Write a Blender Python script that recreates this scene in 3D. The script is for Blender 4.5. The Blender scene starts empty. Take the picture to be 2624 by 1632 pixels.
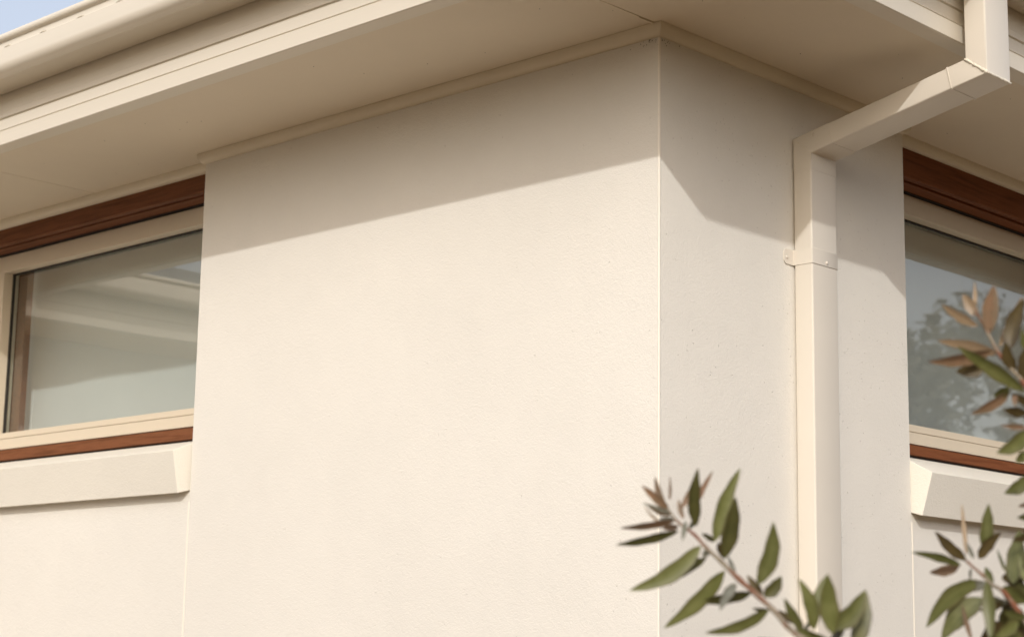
import bpy, math, random
from mathutils import Vector, Matrix, noise
random.seed(11)
S = bpy.context.scene
COL = S.collection

# ------------------------------------------------------------------ camera
cam_d = bpy.data.cameras.new('camera')
cam = bpy.data.objects.new('camera', cam_d); COL.objects.link(cam); S.camera = cam
RT = Vector((0.7249957, 0.6885608, 0.0162842)); UP = Vector((0.113976, -0.1432569, 0.9831007)); FW = Vector((-0.6792574, 0.7108878, 0.18234))
CAM_LOC = Vector((2.277594, -2.813711, 1.5))
cam.matrix_world = Matrix(((RT.x, UP.x, -FW.x, CAM_LOC.x), (RT.y, UP.y, -FW.y, CAM_LOC.y), (RT.z, UP.z, -FW.z, CAM_LOC.z), (0, 0, 0, 1)))
cam_d.sensor_width = 36; cam_d.lens = 63.86; cam_d.clip_start = 0.05; cam_d.clip_end = 2000
cam_d.dof.use_dof = True; cam_d.dof.focus_distance = 3.95; cam_d.dof.aperture_fstop = 5.0; cam_d.dof.aperture_blades = 9

# ------------------------------------------------------------------ sky, sun, exposure
SUN_DIR = Vector((-0.415, 0.568, -0.3835)).normalized()      # the way the light travels
W = bpy.data.worlds.new('World'); S.world = W; W.use_nodes = True
nt = W.node_tree; nt.nodes.clear()
sky = nt.nodes.new('ShaderNodeTexSky'); sky.sky_type = 'NISHITA'; sky.sun_disc = False
sky.sun_elevation = math.asin(-SUN_DIR.z); sky.sun_rotation = math.atan2(-SUN_DIR.x, -SUN_DIR.y)
sky.air_density = 1.0; sky.dust_density = 4.5; sky.ozone_density = 0.8
bg = nt.nodes.new('ShaderNodeBackground'); bg.inputs['Strength'].default_value = 0.125
wo = nt.nodes.new('ShaderNodeOutputWorld')
# thin even high haze over the whole dome, added to the clear-sky model
hz = nt.nodes.new('ShaderNodeBackground'); hz.inputs[0].default_value = (0.93, 0.93, 0.98, 1); hz.inputs[1].default_value = 0.54
ad = nt.nodes.new('ShaderNodeAddShader')
nt.links.new(sky.outputs[0], bg.inputs[0]); nt.links.new(bg.outputs[0], ad.inputs[0]); nt.links.new(hz.outputs[0], ad.inputs[1]); nt.links.new(ad.outputs[0], wo.inputs[0])
sd = bpy.data.lights.new('sun', 'SUN'); sd.energy = 2.0; sd.angle = math.radians(0.8); sd.color = (1.0, 0.985, 0.95)
so = bpy.data.objects.new('sun', sd); COL.objects.link(so); so.rotation_euler = SUN_DIR.to_track_quat('-Z', 'Y').to_euler(); so.location = (6, -8, 7)
S.view_settings.view_transform = 'Standard'; S.view_settings.look = 'None'; S.view_settings.exposure = -0.24; S.view_settings.gamma = 1.0
S.view_settings.use_curve_mapping = False
S.render.engine = 'CYCLES'; S.cycles.max_bounces = 12; S.cycles.diffuse_bounces = 6; S.cycles.transparent_max_bounces = 12

# ------------------------------------------------------------------ materials
def mat(name, col, rough=0.6, spec=0.5):
    m = bpy.data.materials.new(name); m.use_nodes = True
    b = m.node_tree.nodes['Principled BSDF']
    b.inputs['Base Color'].default_value = (*col, 1); b.inputs['Roughness'].default_value = rough
    b.inputs['Specular IOR Level'].default_value = spec
    return m, m.node_tree, b
def N(t, typ, **k):
    n = t.nodes.new(typ)
    for a, v in k.items(): setattr(n, a, v)
    return n
def noise_node(t, scale, detail=4, rough=0.5, vec=None, stretch=None):
    n = N(t, 'ShaderNodeTexNoise'); n.inputs['Scale'].default_value = scale; n.inputs['Detail'].default_value = detail; n.inputs['Roughness'].default_value = rough
    co = N(t, 'ShaderNodeNewGeometry')
    src = co.outputs['Position']
    if stretch:
        mp = N(t, 'ShaderNodeVectorMath', operation='MULTIPLY'); mp.inputs[1].default_value = stretch; t.links.new(src, mp.inputs[0]); src = mp.outputs[0]
    t.links.new(src, n.inputs['Vector']); return n
def ramp(t, fac, stops):
    r = N(t, 'ShaderNodeValToRGB'); e = r.color_ramp.elements
    while len(e) < len(stops): e.new(0.5)
    for k, (p, c) in enumerate(stops): e[k].position = p; e[k].color = (*c, 1)
    t.links.new(fac, r.inputs[0]); return r
def sc(c, k): return tuple(min(1, v * k) for v in c)

def render_mat(name, col, pits=True):                         # textured acrylic render
    m, t, b = mat(name, col, 0.85, 0.25)
    n1 = noise_node(t, 1.7, 3); n2 = noise_node(t, 14, 3)
    a = N(t, 'ShaderNodeMath', operation='MULTIPLY_ADD'); a.inputs[1].default_value = 0.35; t.links.new(n2.outputs[0], a.inputs[0]); t.links.new(n1.outputs[0], a.inputs[2])
    r = ramp(t, a.outputs[0], [(0.35, sc(col, .955)), (0.95, sc(col, 1.03))])
    colout = r.outputs[0]
    n3 = noise_node(t, 290, 3, 0.6)
    n4 = noise_node(t, 120, 2, 0.5)
    mx = N(t, 'ShaderNodeMath', operation='MULTIPLY_ADD'); mx.inputs[1].default_value = 0.7; t.links.new(n4.outputs[0], mx.inputs[0]); t.links.new(n3.outputs[0], mx.inputs[2])
    n5 = noise_node(t, 7, 3, .5); m5 = N(t, 'ShaderNodeMath', operation='MULTIPLY_ADD'); m5.inputs[1].default_value = 1.6; t.links.new(n5.outputs[0], m5.inputs[0]); t.links.new(mx.outputs[0], m5.inputs[2])
    h = m5.outputs[0]
    if pits:
        v = N(t, 'ShaderNodeTexVoronoi'); v.inputs['Scale'].default_value = 120; v.inputs['Randomness'].default_value = 1
        g = N(t, 'ShaderNodeNewGeometry'); t.links.new(g.outputs['Position'], v.inputs['Vector'])
        # only some of the cells carry a pit, more of them in loose bands
        s = N(t, 'ShaderNodeSeparateColor'); t.links.new(v.outputs['Color'], s.inputs[0])
        nb = noise_node(t, 2.2, 2)
        thr = N(t, 'ShaderNodeMapRange'); thr.inputs[1].default_value = .42; thr.inputs[2].default_value = .68; thr.inputs[3].default_value = .004; thr.inputs[4].default_value = .05; t.links.new(nb.outputs[0], thr.inputs[0])
        lt = N(t, 'ShaderNodeMath', operation='LESS_THAN'); t.links.new(s.outputs[0], lt.inputs[0]); t.links.new(thr.outputs[0], lt.inputs[1])
        rad = N(t, 'ShaderNodeMapRange'); rad.inputs[1].default_value = .06; rad.inputs[2].default_value = .20; rad.inputs[3].default_value = 1; rad.inputs[4].default_value = 0; t.links.new(v.outputs['Distance'], rad.inputs[0])
        pm = N(t, 'ShaderNodeMath', operation='MULTIPLY'); t.links.new(lt.outputs[0], pm.inputs[0]); t.links.new(rad.outputs[0], pm.inputs[1])
        hh = N(t, 'ShaderNodeMath', operation='MULTIPLY_ADD'); hh.inputs[1].default_value = -1.6; t.links.new(pm.outputs[0], hh.inputs[0]); t.links.new(h, hh.inputs[2]); h = hh.outputs[0]
        dk = N(t, 'ShaderNodeMix', data_type='RGBA'); dk.inputs['B'].default_value = (*sc(col, .42), 1)
        fm = N(t, 'ShaderNodeMath', operation='MULTIPLY'); fm.inputs[1].default_value = .40; t.links.new(pm.outputs[0], fm.inputs[0])
        t.links.new(fm.outputs[0], dk.inputs['Factor']); t.links.new(colout, dk.inputs['A']); colout = dk.outputs['Result']
    t.links.new(colout, b.inputs['Base Color'])
    bp = N(t, 'ShaderNodeBump'); bp.inputs['Strength'].default_value = 0.8; bp.inputs['Distance'].default_value = 0.0012
    t.links.new(h, bp.inputs['Height']); t.links.new(bp.outputs[0], b.inputs['Normal'])
    return m
def paint_mat(name, col, rough=.45, var=.03, spec=.4, streak=None, bump=.0):
    m, t, b = mat(name, col, rough, spec)
    n1 = noise_node(t, 6, 5, .6, stretch=streak)
    r = ramp(t, n1.outputs[0], [(0.3, sc(col, 1 - var)), (0.7, sc(col, 1 + var))])
    t.links.new(r.outputs[0], b.inputs['Base Color'])
    if bump:
        n2 = noise_node(t, 220, 3); bp = N(t, 'ShaderNodeBump'); bp.inputs['Strength'].default_value = bump; bp.inputs['Distance'].default_value = .0006
        t.links.new(n2.outputs[0], bp.inputs['Height']); t.links.new(bp.outputs[0], b.inputs['Normal'])
    return m
def timber_mat(name, c1, c2, axis, rough=.5):
    st = (3, 60, 60) if axis == 'x' else (60, 3, 60)
    m, t, b = mat(name, c1, rough, .12)
    n1 = noise_node(t, 1.6, 6, .65, stretch=st)
    r = ramp(t, n1.outputs[0], [(0.3, c1), (0.55, c2), (0.75, sc(c1, 1.25))])
    t.links.new(r.outputs[0], b.inputs['Base Color'])
    bp = N(t, 'ShaderNodeBump'); bp.inputs['Strength'].default_value = .35; bp.inputs['Distance'].default_value = .001
    t.links.new(n1.outputs[0], bp.inputs['Height']); t.links.new(bp.outputs[0], b.inputs['Normal'])
    return m

CREAM = (0.782, 0.755, 0.698)
M_wall = render_mat('wall_render', CREAM)
M_sill = render_mat('sill_render', (0.790, 0.755, 0.675), pits=False)
M_bead = paint_mat('bead_paint', (0.88, 0.83, 0.74), .6, .01)
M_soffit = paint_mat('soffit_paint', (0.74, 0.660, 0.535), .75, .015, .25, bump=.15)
M_quad = paint_mat('moulding_paint', (0.75, 0.68, 0.545), .5, .015)
M_metal = paint_mat('eave_metal', (0.735, 0.68, 0.58), .36, .012, .5, streak=(.4, 8, 30))
M_pipe = paint_mat('pipe_metal', (0.735, 0.685, 0.605), .4, .015, .5, bump=.08)
M_sealant = paint_mat('sealant', (0.74, 0.69, 0.59), .55, .08, bump=.6)
M_frame = paint_mat('window_aluminium', (0.67, 0.585, 0.46), .38, .01, .5)
M_timber_a = timber_mat('stained_timber_x', (0.105, 0.038, 0.016), (0.20, 0.078, 0.036), 'x', .6)
M_timber_b = timber_mat('stained_timber_y', (0.11, 0.032, 0.010), (0.20, 0.070, 0.028), 'y', .6)
M_rubber = mat('rubber', (0.02, 0.017, 0.014), .7)[0]
M_gap = mat('gap_dark', (0.03, 0.02, 0.015), .9)[0]
M_blind = paint_mat('blind_fabric', (0.80, 0.83, 0.82), .9, .012)
M_screw = mat('screw_metal', (0.55, 0.50, 0.42), .4)[0]
M_inner = paint_mat('plaster', (0.6, 0.57, 0.5), .8)
M_roof = paint_mat('roof_metal', (0.16, 0.14, 0.125), .5, .05)

def glass_mat():
    m = bpy.data.materials.new('window_glass'); m.use_nodes = True; t = m.node_tree; t.nodes.clear()
    tr = N(t, 'ShaderNodeBsdfTransparent'); tr.inputs[0].default_value = (0.85, 0.89, 0.88, 1)
    gl = N(t, 'ShaderNodeBsdfGlossy'); gl.inputs['Roughness'].default_value = 0.012; gl.inputs[0].default_value = (1, .955, .90, 1)
    # double-pane reflectance, the same from both sides: r0 + (1 - r0) * (1 - cos)^5
    fr = N(t, 'ShaderNodeLayerWeight'); fr.inputs[0].default_value = .5
    pw = N(t, 'ShaderNodeMath', operation='POWER'); pw.inputs[1].default_value = 4.5; t.links.new(fr.outputs['Facing'], pw.inputs[0]); fr = pw
    k = N(t, 'ShaderNodeMath', operation='MULTIPLY_ADD', use_clamp=True); k.inputs[1].default_value = .80; k.inputs[2].default_value = .20
    t.links.new(fr.outputs[0], k.inputs[0])
    n = noise_node(t, 2.0, 1); bp = N(t, 'ShaderNodeBump'); bp.inputs['Strength'].default_value = .06; bp.inputs['Distance'].default_value = .01
    t.links.new(n.outputs[0], bp.inputs['Height']); t.links.new(bp.outputs[0], gl.inputs['Normal'])
    mx = N(t, 'ShaderNodeMixShader'); o = N(t, 'ShaderNodeOutputMaterial')
    t.links.new(k.outputs[0], mx.inputs[0]); t.links.new(tr.outputs[0], mx.inputs[1]); t.links.new(gl.outputs[0], mx.inputs[2]); t.links.new(mx.outputs[0], o.inputs[0])
    return m
M_glass = glass_mat()

def leaf_mat(name, c1, c2, edge, trans=.25, rough=.42):
    m, t, b = mat(name, c1, rough, .5)
    n1 = noise_node(t, 55, 3, .6)
    r = ramp(t, n1.outputs[0], [(0.35, c1), (0.7, c2)])
    oi = N(t, 'ShaderNodeObjectInfo')
    hs = N(t, 'ShaderNodeHueSaturation'); mr = N(t, 'ShaderNodeMapRange'); mr.inputs[3].default_value = .8; mr.inputs[4].default_value = 1.3
    t.links.new(oi.outputs['Random'], mr.inputs[0]); t.links.new(mr.outputs[0], hs.inputs['Value'])
    # reddish rim towards the leaf margin (uv.x = across the blade)
    uv = N(t, 'ShaderNodeUVMap'); sp = N(t, 'ShaderNodeSeparateXYZ'); t.links.new(uv.outputs[0], sp.inputs[0])
    ab = N(t, 'ShaderNodeMath', operation='SUBTRACT'); ab.inputs[1].default_value = .5; t.links.new(sp.outputs[0], ab.inputs[0])
    a2 = N(t, 'ShaderNodeMath', operation='ABSOLUTE'); t.links.new(ab.outputs[0], a2.inputs[0])
    mr2 = N(t, 'ShaderNodeMapRange'); mr2.inputs[1].default_value = .3; mr2.inputs[2].default_value = .5; mr2.inputs[4].default_value = .75; t.links.new(a2.outputs[0], mr2.inputs[0])
    mx = N(t, 'ShaderNodeMix', data_type='RGBA'); mx.inputs['B'].default_value = (*edge, 1)
    t.links.new(r.outputs[0], hs.inputs['Color']); t.links.new(hs.outputs[0], mx.inputs['A']); t.links.new(mr2.outputs[0], mx.inputs['Factor'])
    mb = N(t, 'ShaderNodeMapRange'); mb.inputs[1].default_value = .0; mb.inputs[2].default_value = .06; mb.inputs[3].default_value = .45; mb.inputs[4].default_value = 0; t.links.new(a2.outputs[0], mb.inputs[0])
    m3 = N(t, 'ShaderNodeMix', data_type='RGBA'); m3.inputs['B'].default_value = (*sc(c2, 1.5), 1); t.links.new(mb.outputs[0], m3.inputs['Factor']); t.links.new(mx.outputs['Result'], m3.inputs['A']); mx = m3
    t.links.new(mx.outputs['Result'], b.inputs['Base Color'])
    tl = N(t, 'ShaderNodeBsdfTranslucent'); t.links.new(mx.outputs['Result'], tl.inputs[0])
    ms = N(t, 'ShaderNodeMixShader'); ms.inputs[0].default_value = trans
    o = t.nodes['Material Output']; t.links.new(b.outputs[0], ms.inputs[1]); t.links.new(tl.outputs[0], ms.inputs[2]); t.links.new(ms.outputs[0], o.inputs[0])
    return m
LEAF = {
 'green': leaf_mat('leaf_green', (0.120, 0.130, 0.038), (0.175, 0.182, 0.066), (0.12, 0.095, 0.04)),
 'dark': leaf_mat('leaf_dark', (0.080, 0.082, 0.025), (0.125, 0.120, 0.038), (0.07, 0.05, 0.02)),  # darker green, with the shade of blades tilted away put into the colour
 'brown': leaf_mat('leaf_brown', (0.065, 0.048, 0.020), (0.11, 0.08, 0.03), (0.05, 0.03, 0.012), .15),
 'red': leaf_mat('leaf_red', (0.18, 0.125, 0.075), (0.25, 0.145, 0.085), (0.25, 0.18, 0.11)),
 'tan': leaf_mat('leaf_tan', (0.28, 0.20, 0.12), (0.36, 0.26, 0.16), (0.30, 0.21, 0.13), .3),
 'silver': leaf_mat('leaf_silver', (0.15, 0.15, 0.11), (0.24, 0.24, 0.20), (0.16, 0.13, 0.09)),
}
M_stem, _t, _b = mat('stem_bark', (.3, .15, .1), .6, .3)
_r = ramp(_t, noise_node(_t, 38, 2, .5).outputs[0], [(.42, (0.20, 0.075, 0.038)), (.56, (0.26, 0.215, 0.155))]); _t.links.new(_r.outputs[0], _b.inputs['Base Color'])
M_bark = paint_mat('bark', (0.22, 0.15, 0.10), .85, .3, bump=.8)

# ------------------------------------------------------------------ mesh helpers
def link(name, verts, faces, m, parent=None, smooth=None, uvs=None):
    n = len(verts)
    c = Vector((sum(v[0] for v in verts) / n, sum(v[1] for v in verts) / n, sum(v[2] for v in verts) / n))
    me = bpy.data.meshes.new(name); me.from_pydata([tuple(Vector(v) - c) for v in verts], [], faces)
    if m: me.materials.append(m)
    if uvs:
        ul = me.uv_layers.new(name='UVMap')
        for lp in me.loops: ul.data[lp.index].uv = uvs[lp.vertex_index]
    me.update()
    if smooth is not None:
        me.shade_smooth() if smooth >= 180 else None
        if smooth < 180:
            for p in me.polygons: p.use_smooth = True
            try: me.set_sharp_from_angle(angle=math.radians(smooth))
            except Exception: pass
    o = bpy.data.objects.new(name, me); COL.objects.link(o); o.location = c
    if parent is not None:
        o.parent = parent
        # parents are unrotated: keep the world position
        o.location = c - world_loc(parent)
    return o
def world_loc(o):
    p = Vector(o.location)
    while o.parent: o = o.parent; p += Vector(o.location)
    return p
def empty(name, loc, label, cat, group=None):
    o = bpy.data.objects.new(name, None); COL.objects.link(o); o.location = loc; o['label'] = label; o['category'] = cat
    o.empty_display_size = .2
    if group: o['group'] = group
    return o
def box_vf(a, b):
    x0, y0, z0 = (min(a[i], b[i]) for i in range(3)); x1, y1, z1 = (max(a[i], b[i]) for i in range(3))
    v = [(x0, y0, z0), (x1, y0, z0), (x1, y1, z0), (x0, y1, z0), (x0, y0, z1), (x1, y0, z1), (x1, y1, z1), (x0, y1, z1)]
    f = [(0, 3, 2, 1), (4, 5, 6, 7), (0, 1, 5, 4), (1, 2, 6, 5), (2, 3, 7, 6), (3, 0, 4, 7)]
    return v, f
def bevel(o, w, seg=2):
    md = o.modifiers.new('bevel', 'BEVEL'); md.width = w; md.segments = seg; md.limit_method = 'ANGLE'; md.angle_limit = math.radians(40)
    for p in o.data.polygons: p.use_smooth = True
    try: md.harden_normals = True
    except Exception: pass
    return o
def box(name, a, b, m, parent=None, bev=0):
    o = link(name, *box_vf(a, b), m, parent)
    if bev: bevel(o, bev)
    return o
def merge(parts):
    V, F = [], []
    for v, f in parts:
        k = len(V); V += list(v); F += [tuple(i + k for i in q) for q in f]
    return V, F
def sweep_seg(P0, P1, m0, m1, prof, closed=True):
    """profile (offset, z) carried from P0 to P1 (xy); m0, m1 are the mitre vectors at the ends"""
    V, F = [], []; n = len(prof)
    for P, mv in ((P0, m0), (P1, m1)):
        for o_, z in prof: V.append((P[0] + mv[0] * o_, P[1] + mv[1] * o_, z))
    for i in range(n if closed else n - 1):
        j = (i + 1) % n; F.append((i, j, n + j, n + i))
    if closed: F.append(tuple(range(n - 1, -1, -1))); F.append(tuple(range(n, 2 * n)))
    return V, F
def outn(a, b):   # outward normal of an edge of a counter-clockwise footprint
    d = Vector((b[0] - a[0], b[1] - a[1])).normalized(); return Vector((d.y, -d.x))
def mitres(poly, closed=True):
    n = len(poly); out = []
    for i in range(n):
        e = []
        if closed or i > 0: e.append(outn(poly[i - 1], poly[i]))
        if closed or i < n - 1: e.append(outn(poly[i], poly[(i + 1) % n]))
        if len(e) == 1: out.append(e[0])
        else: out.append((e[0] + e[1]) / (1 + e[0].dot(e[1])))
    return out
def cyl_vf(c, ax, r, h, n=12, dome=0.0):
    ax = Vector(ax).normalized(); u = ax.orthogonal().normalized(); w = ax.cross(u); c = Vector(c)
    V, F = [], []
    rings = [(0, r), (h, r)] + ([(h + dome * .7, r * .75), (h + dome, r * .3)] if dome else [])
    for d, rr in rings:
        for k in range(n):
            a = 2 * math.pi * k / n; V.append(tuple(c + ax * d + (u * math.cos(a) + w * math.sin(a)) * rr))
    for q in range(len(rings) - 1):
        for k in range(n): F.append((q * n + k, q * n + (k + 1) % n, (q + 1) * n + (k + 1) % n, (q + 1) * n + k))
    F.append(tuple(range(n - 1, -1, -1))); F.append(tuple(range((len(rings) - 1) * n, len(rings) * n)))
    return V, F
def tube_vf(pts, rad, n=8):
    V, F = [], []; pts = [Vector(p) for p in pts]; L = len(pts)
    up = Vector((.3, .2, 1))
    for i, p in enumerate(pts):
        d = (pts[min(i + 1, L - 1)] - pts[max(i - 1, 0)]).normalized(); u = d.cross(up).normalized(); w = d.cross(u)
        r = rad[i] if isinstance(rad, (list, tuple)) else rad
        for k in range(n):
            a = 2 * math.pi * k / n; V.append(tuple(p + (u * math.cos(a) + w * math.sin(a)) * r))
    for i in range(L - 1):
        for k in range(n): F.append((i * n + k, i * n + (k + 1) % n, (i + 1) * n + (k + 1) % n, (i + 1) * n + k))
    F.append(tuple(range(n - 1, -1, -1))); F.append(tuple(range((L - 1) * n, L * n)))
    return V, F

# ------------------------------------------------------------------ ground
def ground():
    n = 60; V = []; F = []
    for j in range(n + 1):
        for i in range(n + 1):
            s = lambda t: (abs(t) ** 2.2) * (1 if t > 0 else -1)
            x = s(i / n * 2 - 1) * 600; y = s(j / n * 2 - 1) * 600
            V.append((x, y, 0.0))
    for j in range(n):
        for i in range(n): a = j * (n + 1) + i; F.append((a, a + 1, a + n + 2, a + n + 1))
    m, t, b = mat('sandy_ground', (.16, .12, .075), .9, .2)
    n1 = noise_node(t, 2.0, 6, .6); r = ramp(t, n1.outputs[0], [(.3, (.14, .090, .046)), (.7, (.21, .14, .072))]); t.links.new(r.outputs[0], b.inputs['Base Color'])
    n2 = noise_node(t, 60, 4); bp = N(t, 'ShaderNodeBump'); bp.inputs['Strength'].default_value = .6; bp.inputs['Distance'].default_value = .01
    t.links.new(n2.outputs[0], bp.inputs['Height']); t.links.new(bp.outputs[0], b.inputs['Normal'])
    o = link('ground', V, F, m); o['kind'] = 'structure'; return o
ground()

# ------------------------------------------------------------------ the house
house = empty('house', (-1.5, 1.5, 0), 'cream rendered house corner with deep eaves, timber trimmed windows and a square downpipe', 'house')
ZS = 2.7963                 # underside of the soffit
YT = 0.060                  # face of the timber heads behind the wall face
YF = 0.145                  # face of the aluminium frames
YG = 0.188                  # glass
XA = -1.545                 # left end of the pier on the long face
YB = 0.942                  # far end of the pier on the short face
FP = [(0, 0), (0, 8), (-10, 8), (-10, -4.0), (-4.415, -4.0), (-4.415, 0)]
FM = mitres(FP)

# pier: L-shaped rendered corner between the two windows
def extrude_poly(poly, z0, z1):
    n = len(poly); V = [(x, y, z0) for x, y in poly] + [(x, y, z1) for x, y in poly]
    F = [tuple(range(n - 1, -1, -1)), tuple(range(n, 2 * n))] + [(i, (i + 1) % n, n + (i + 1) % n, n + i) for i in range(n)]
    return V, F
rb = .0035
pier_poly = [(-.3, .3), (XA, .3), (XA, 0), (-rb, 0)] + [(-rb + rb * math.sin(a), rb - rb * math.cos(a)) for a in (math.pi / 8, math.pi / 4, 3 * math.pi / 8)] + [(0, rb), (0, YB), (-.3, YB)]
V, F = extrude_poly(pier_poly, 0, ZS - .001)
pier = link('wall', V, F, M_wall, house, smooth=35)
pier['label'] = 'smooth cream rendered corner pier between the two windows'
bead = link('corner_bead', *tube_vf([(-.0022, .0022, z) for z in (0.01, .9, 1.8, 2.3, 2.772)], .0032, 8), M_bead, pier, smooth=60)
for (p, q) in (((XA - .0035, .0005), 'x'), ((-.0005, YB + .0035), 'y')):
    z1 = 1.875 if q == 'x' else 1.825
    a = (p[0] - .0028, -.0012, .01) if q == 'x' else (-.02, p[1] - .0028, .01)
    b = (p[0] + .0028, .02, z1) if q == 'x' else (.0012, p[1] + .0028, z1)
    o = box('control_joint_bead', a, b, M_bead, pier, .0008)
# walls below the windows
w1 = box('wall', (-4.41, .004, 0), (XA - .0065, .3, 2.010), M_wall, house); w1['label'] = 'rendered wall under the left window'
w2 = box('wall', (-.3, YB + .0065, 0), (-.004, 7.99, 1.945), M_wall, house); w2['label'] = 'rendered wall under the right window'
w3 = box('wall', (-4.41, .004, 2.010), (-3.93, .3, ZS - .001), M_wall, house)
w4 = box('wall', (-.3, 3.15, 1.945), (-.004, 7.99, ZS - .001), M_wall, house)
# remaining outer walls: far side, left wing
for a, b in (((-10, 7.7, 0), (-.31, 8, ZS - .001)), ((-10, -4.0, 0), (-9.7, 7.69, ZS - .001)), ((-9.69, -4.0, 0), (-4.415, -3.7, ZS - .001)), ((-4.715, -3.69, 0), (-4.415, .32, ZS - .001))):
    box('wall', a, b, M_wall, house)
# sealed back rooms behind the blinds
box('interior_wall', (-4.4, 1.6, 0.01), (-.9, 1.7, ZS - .002), M_inner, house)
box('interior_wall', (-1.0, 1.71, 0.01), (-.9, 7.6, ZS - .002), M_inner, house)
box('interior_wall', (-.9, 1.6, 0.01), (-.31, 1.1, ZS - .002), M_inner, house)

# soffit sheets, with open joints backed by a thin strip
jx = -2.132
def sheet(poly, label=None):
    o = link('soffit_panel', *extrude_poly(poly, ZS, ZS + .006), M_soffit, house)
    if label: o['label'] = label
    return o
IN = -.372
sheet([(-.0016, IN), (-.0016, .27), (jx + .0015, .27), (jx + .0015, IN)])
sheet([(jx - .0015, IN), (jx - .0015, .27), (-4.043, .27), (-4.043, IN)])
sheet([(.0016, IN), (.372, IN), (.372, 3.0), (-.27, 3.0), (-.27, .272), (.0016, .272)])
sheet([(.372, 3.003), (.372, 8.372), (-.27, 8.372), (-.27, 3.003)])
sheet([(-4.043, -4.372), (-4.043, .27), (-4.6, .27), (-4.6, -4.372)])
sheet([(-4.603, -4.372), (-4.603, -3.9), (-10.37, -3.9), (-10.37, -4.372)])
for xj in (0.0, jx):
    box('joint_strip', (xj - .012, IN + .002, ZS + .0015), (xj + .012, .26, ZS + .004), M_quad, house) if False else None
    box('joint_strip', (xj - .0013, IN + .002, ZS + .0012), (xj + .0013, .26, ZS + .012), M_quad, house)
# short raised joiner that shows next to the mitred moulding
box('joint_strip', (-.0065, -.062, ZS - .0022), (-.0020, -.017, ZS - .0004), M_quad, house, .0008)

# quarter-round moulding following pier, returns and recesses
def quad_prof(r, h):
    p = [(0.0, ZS - .0003), (0.0, ZS - h), (.0035, ZS - h)]
    for k in range(0, 9):
        a = math.pi / 2 * k / 8; p.append((.0035 + (r - .0035) * math.sin(a), ZS - .0004 - (h - .0014) * math.cos(a)))
    return p
path = [(-3.93, YT + .001), (XA, YT + .001), (XA, 0.0), (0, 0), (0, YB), (-YT - .001, YB), (-YT - .001, 3.14)]
PM = mitres(path, closed=False)
# the pier's outward side runs counter-clockwise, so the return sides have inner mitres
for i in range(len(path) - 1):
    o = link('cornice_moulding', *sweep_seg(path[i], path[i + 1], PM[i], PM[i + 1], quad_prof(.018, .027)), M_quad, house, smooth=40)
    bevel(o, .0006, 1)

# fascia
FAS = [(.373, ZS - .0001), (.373, 2.7918), (.4135, 2.7915), (.4165, 2.7935), (.4170, 2.8290), (.4145, 2.8300), (.4145, 2.8318), (.4172, 2.8328),
       (.4172, 2.8600), (.4140, 2.8612), (.4140, 2.8632), (.4190, 2.8650), (.4190, 2.8775), (.4178, 2.8790), (.4178, 2.9030), (.4168, 2.9040), (.4168, 2.985), (.400, 2.985), (.400, ZS + .0075), (.374, ZS + .0075)]
GUT = [(.4195, 3.015), (.4195, 2.9305), (.500, 2.9262), (.5035, 2.9245), (.5075, 2.9258)]
for k in range(0, 9):
    a = math.pi / 2 * k / 8; GUT.append((.5095 + .0235 * math.sin(a), 2.9505 - .0235 * math.cos(a)))
GUT += [(.5336, 2.9866), (.5318, 2.9884), (.5300, 3.0030), (.5305, 3.0040)]
for k in range(0, 7):
    a = -math.pi / 2 + math.pi * k / 6; GUT.append((.5335 + .0085 * math.cos(a), 3.0150 + .0100 * math.sin(a)))
GUT += [(.5270, 3.0240), (.5262, 2.9900), (.5305, 2.9620), (.5240, 2.9400), (.5050, 2.9310), (.4225, 2.9345), (.4225, 3.015)]
names = ['short face', 'rear', 'side', 'wing end', 'wing', 'long face']
gut = {}
for i in range(len(FP)):
    a, b = FP[i], FP[(i + 1) % len(FP)]
    o = link('fascia', *sweep_seg(a, b, FM[i], FM[(i + 1) % len(FP)], FAS), M_metal, house, smooth=25)
    g = link('gutter', *sweep_seg(a, b, FM[i], FM[(i + 1) % len(FP)], GUT), M_metal, house, smooth=35); gut[i] = g
# overflow slots pressed in the gutter front
def slot_vf(c, ax, outv):
    ax = Vector(ax); ov = Vector(outv); V = []; F = []; n = 8
    for k in range(n + 1):
        t = k / n * 2 - 1; hgt = .0034 * (1 - t * t); dep = .0024 * (1 - t * t)
        p = Vector(c) + ax * (t * .017)
        V += [tuple(p + Vector((0, 0, -.0010))), tuple(p + ov * dep + Vector((0, 0, hgt * .35))), tuple(p + Vector((0, 0, hgt + .0012)))]
    for k in range(n):
        for q in range(2): a = k * 3 + q; F.append((a, a + 3, a + 4, a + 1))
        F.append((k * 3 + 2, k * 3 + 5, k * 3 + 3, k * 3))
    return V, F
M_slot = mat('slot_paint', (.64, .58, .47), .5)[0]
SLOTX = [-2.651, -2.489, -2.326, -2.163, -2.0, -1.838, -1.675, -1.512, -1.349, -1.186, -1.024, -0.861, -0.698, -0.535, -0.373, -0.21, -0.047, 0.116, 0.279]
for x in SLOTX: link('overflow_slot', *slot_vf((x, -.5330, 2.9868), (1, 0, 0), (0, -1, 0)), M_slot, gut[5], smooth=180)
for y in [(.1 + k * .093) for k in range(20)]: link('overflow_slot', *slot_vf((.5330, y, 2.9868), (0, 1, 0), (1, 0, 0)), M_slot, gut[0], smooth=180)

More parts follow.
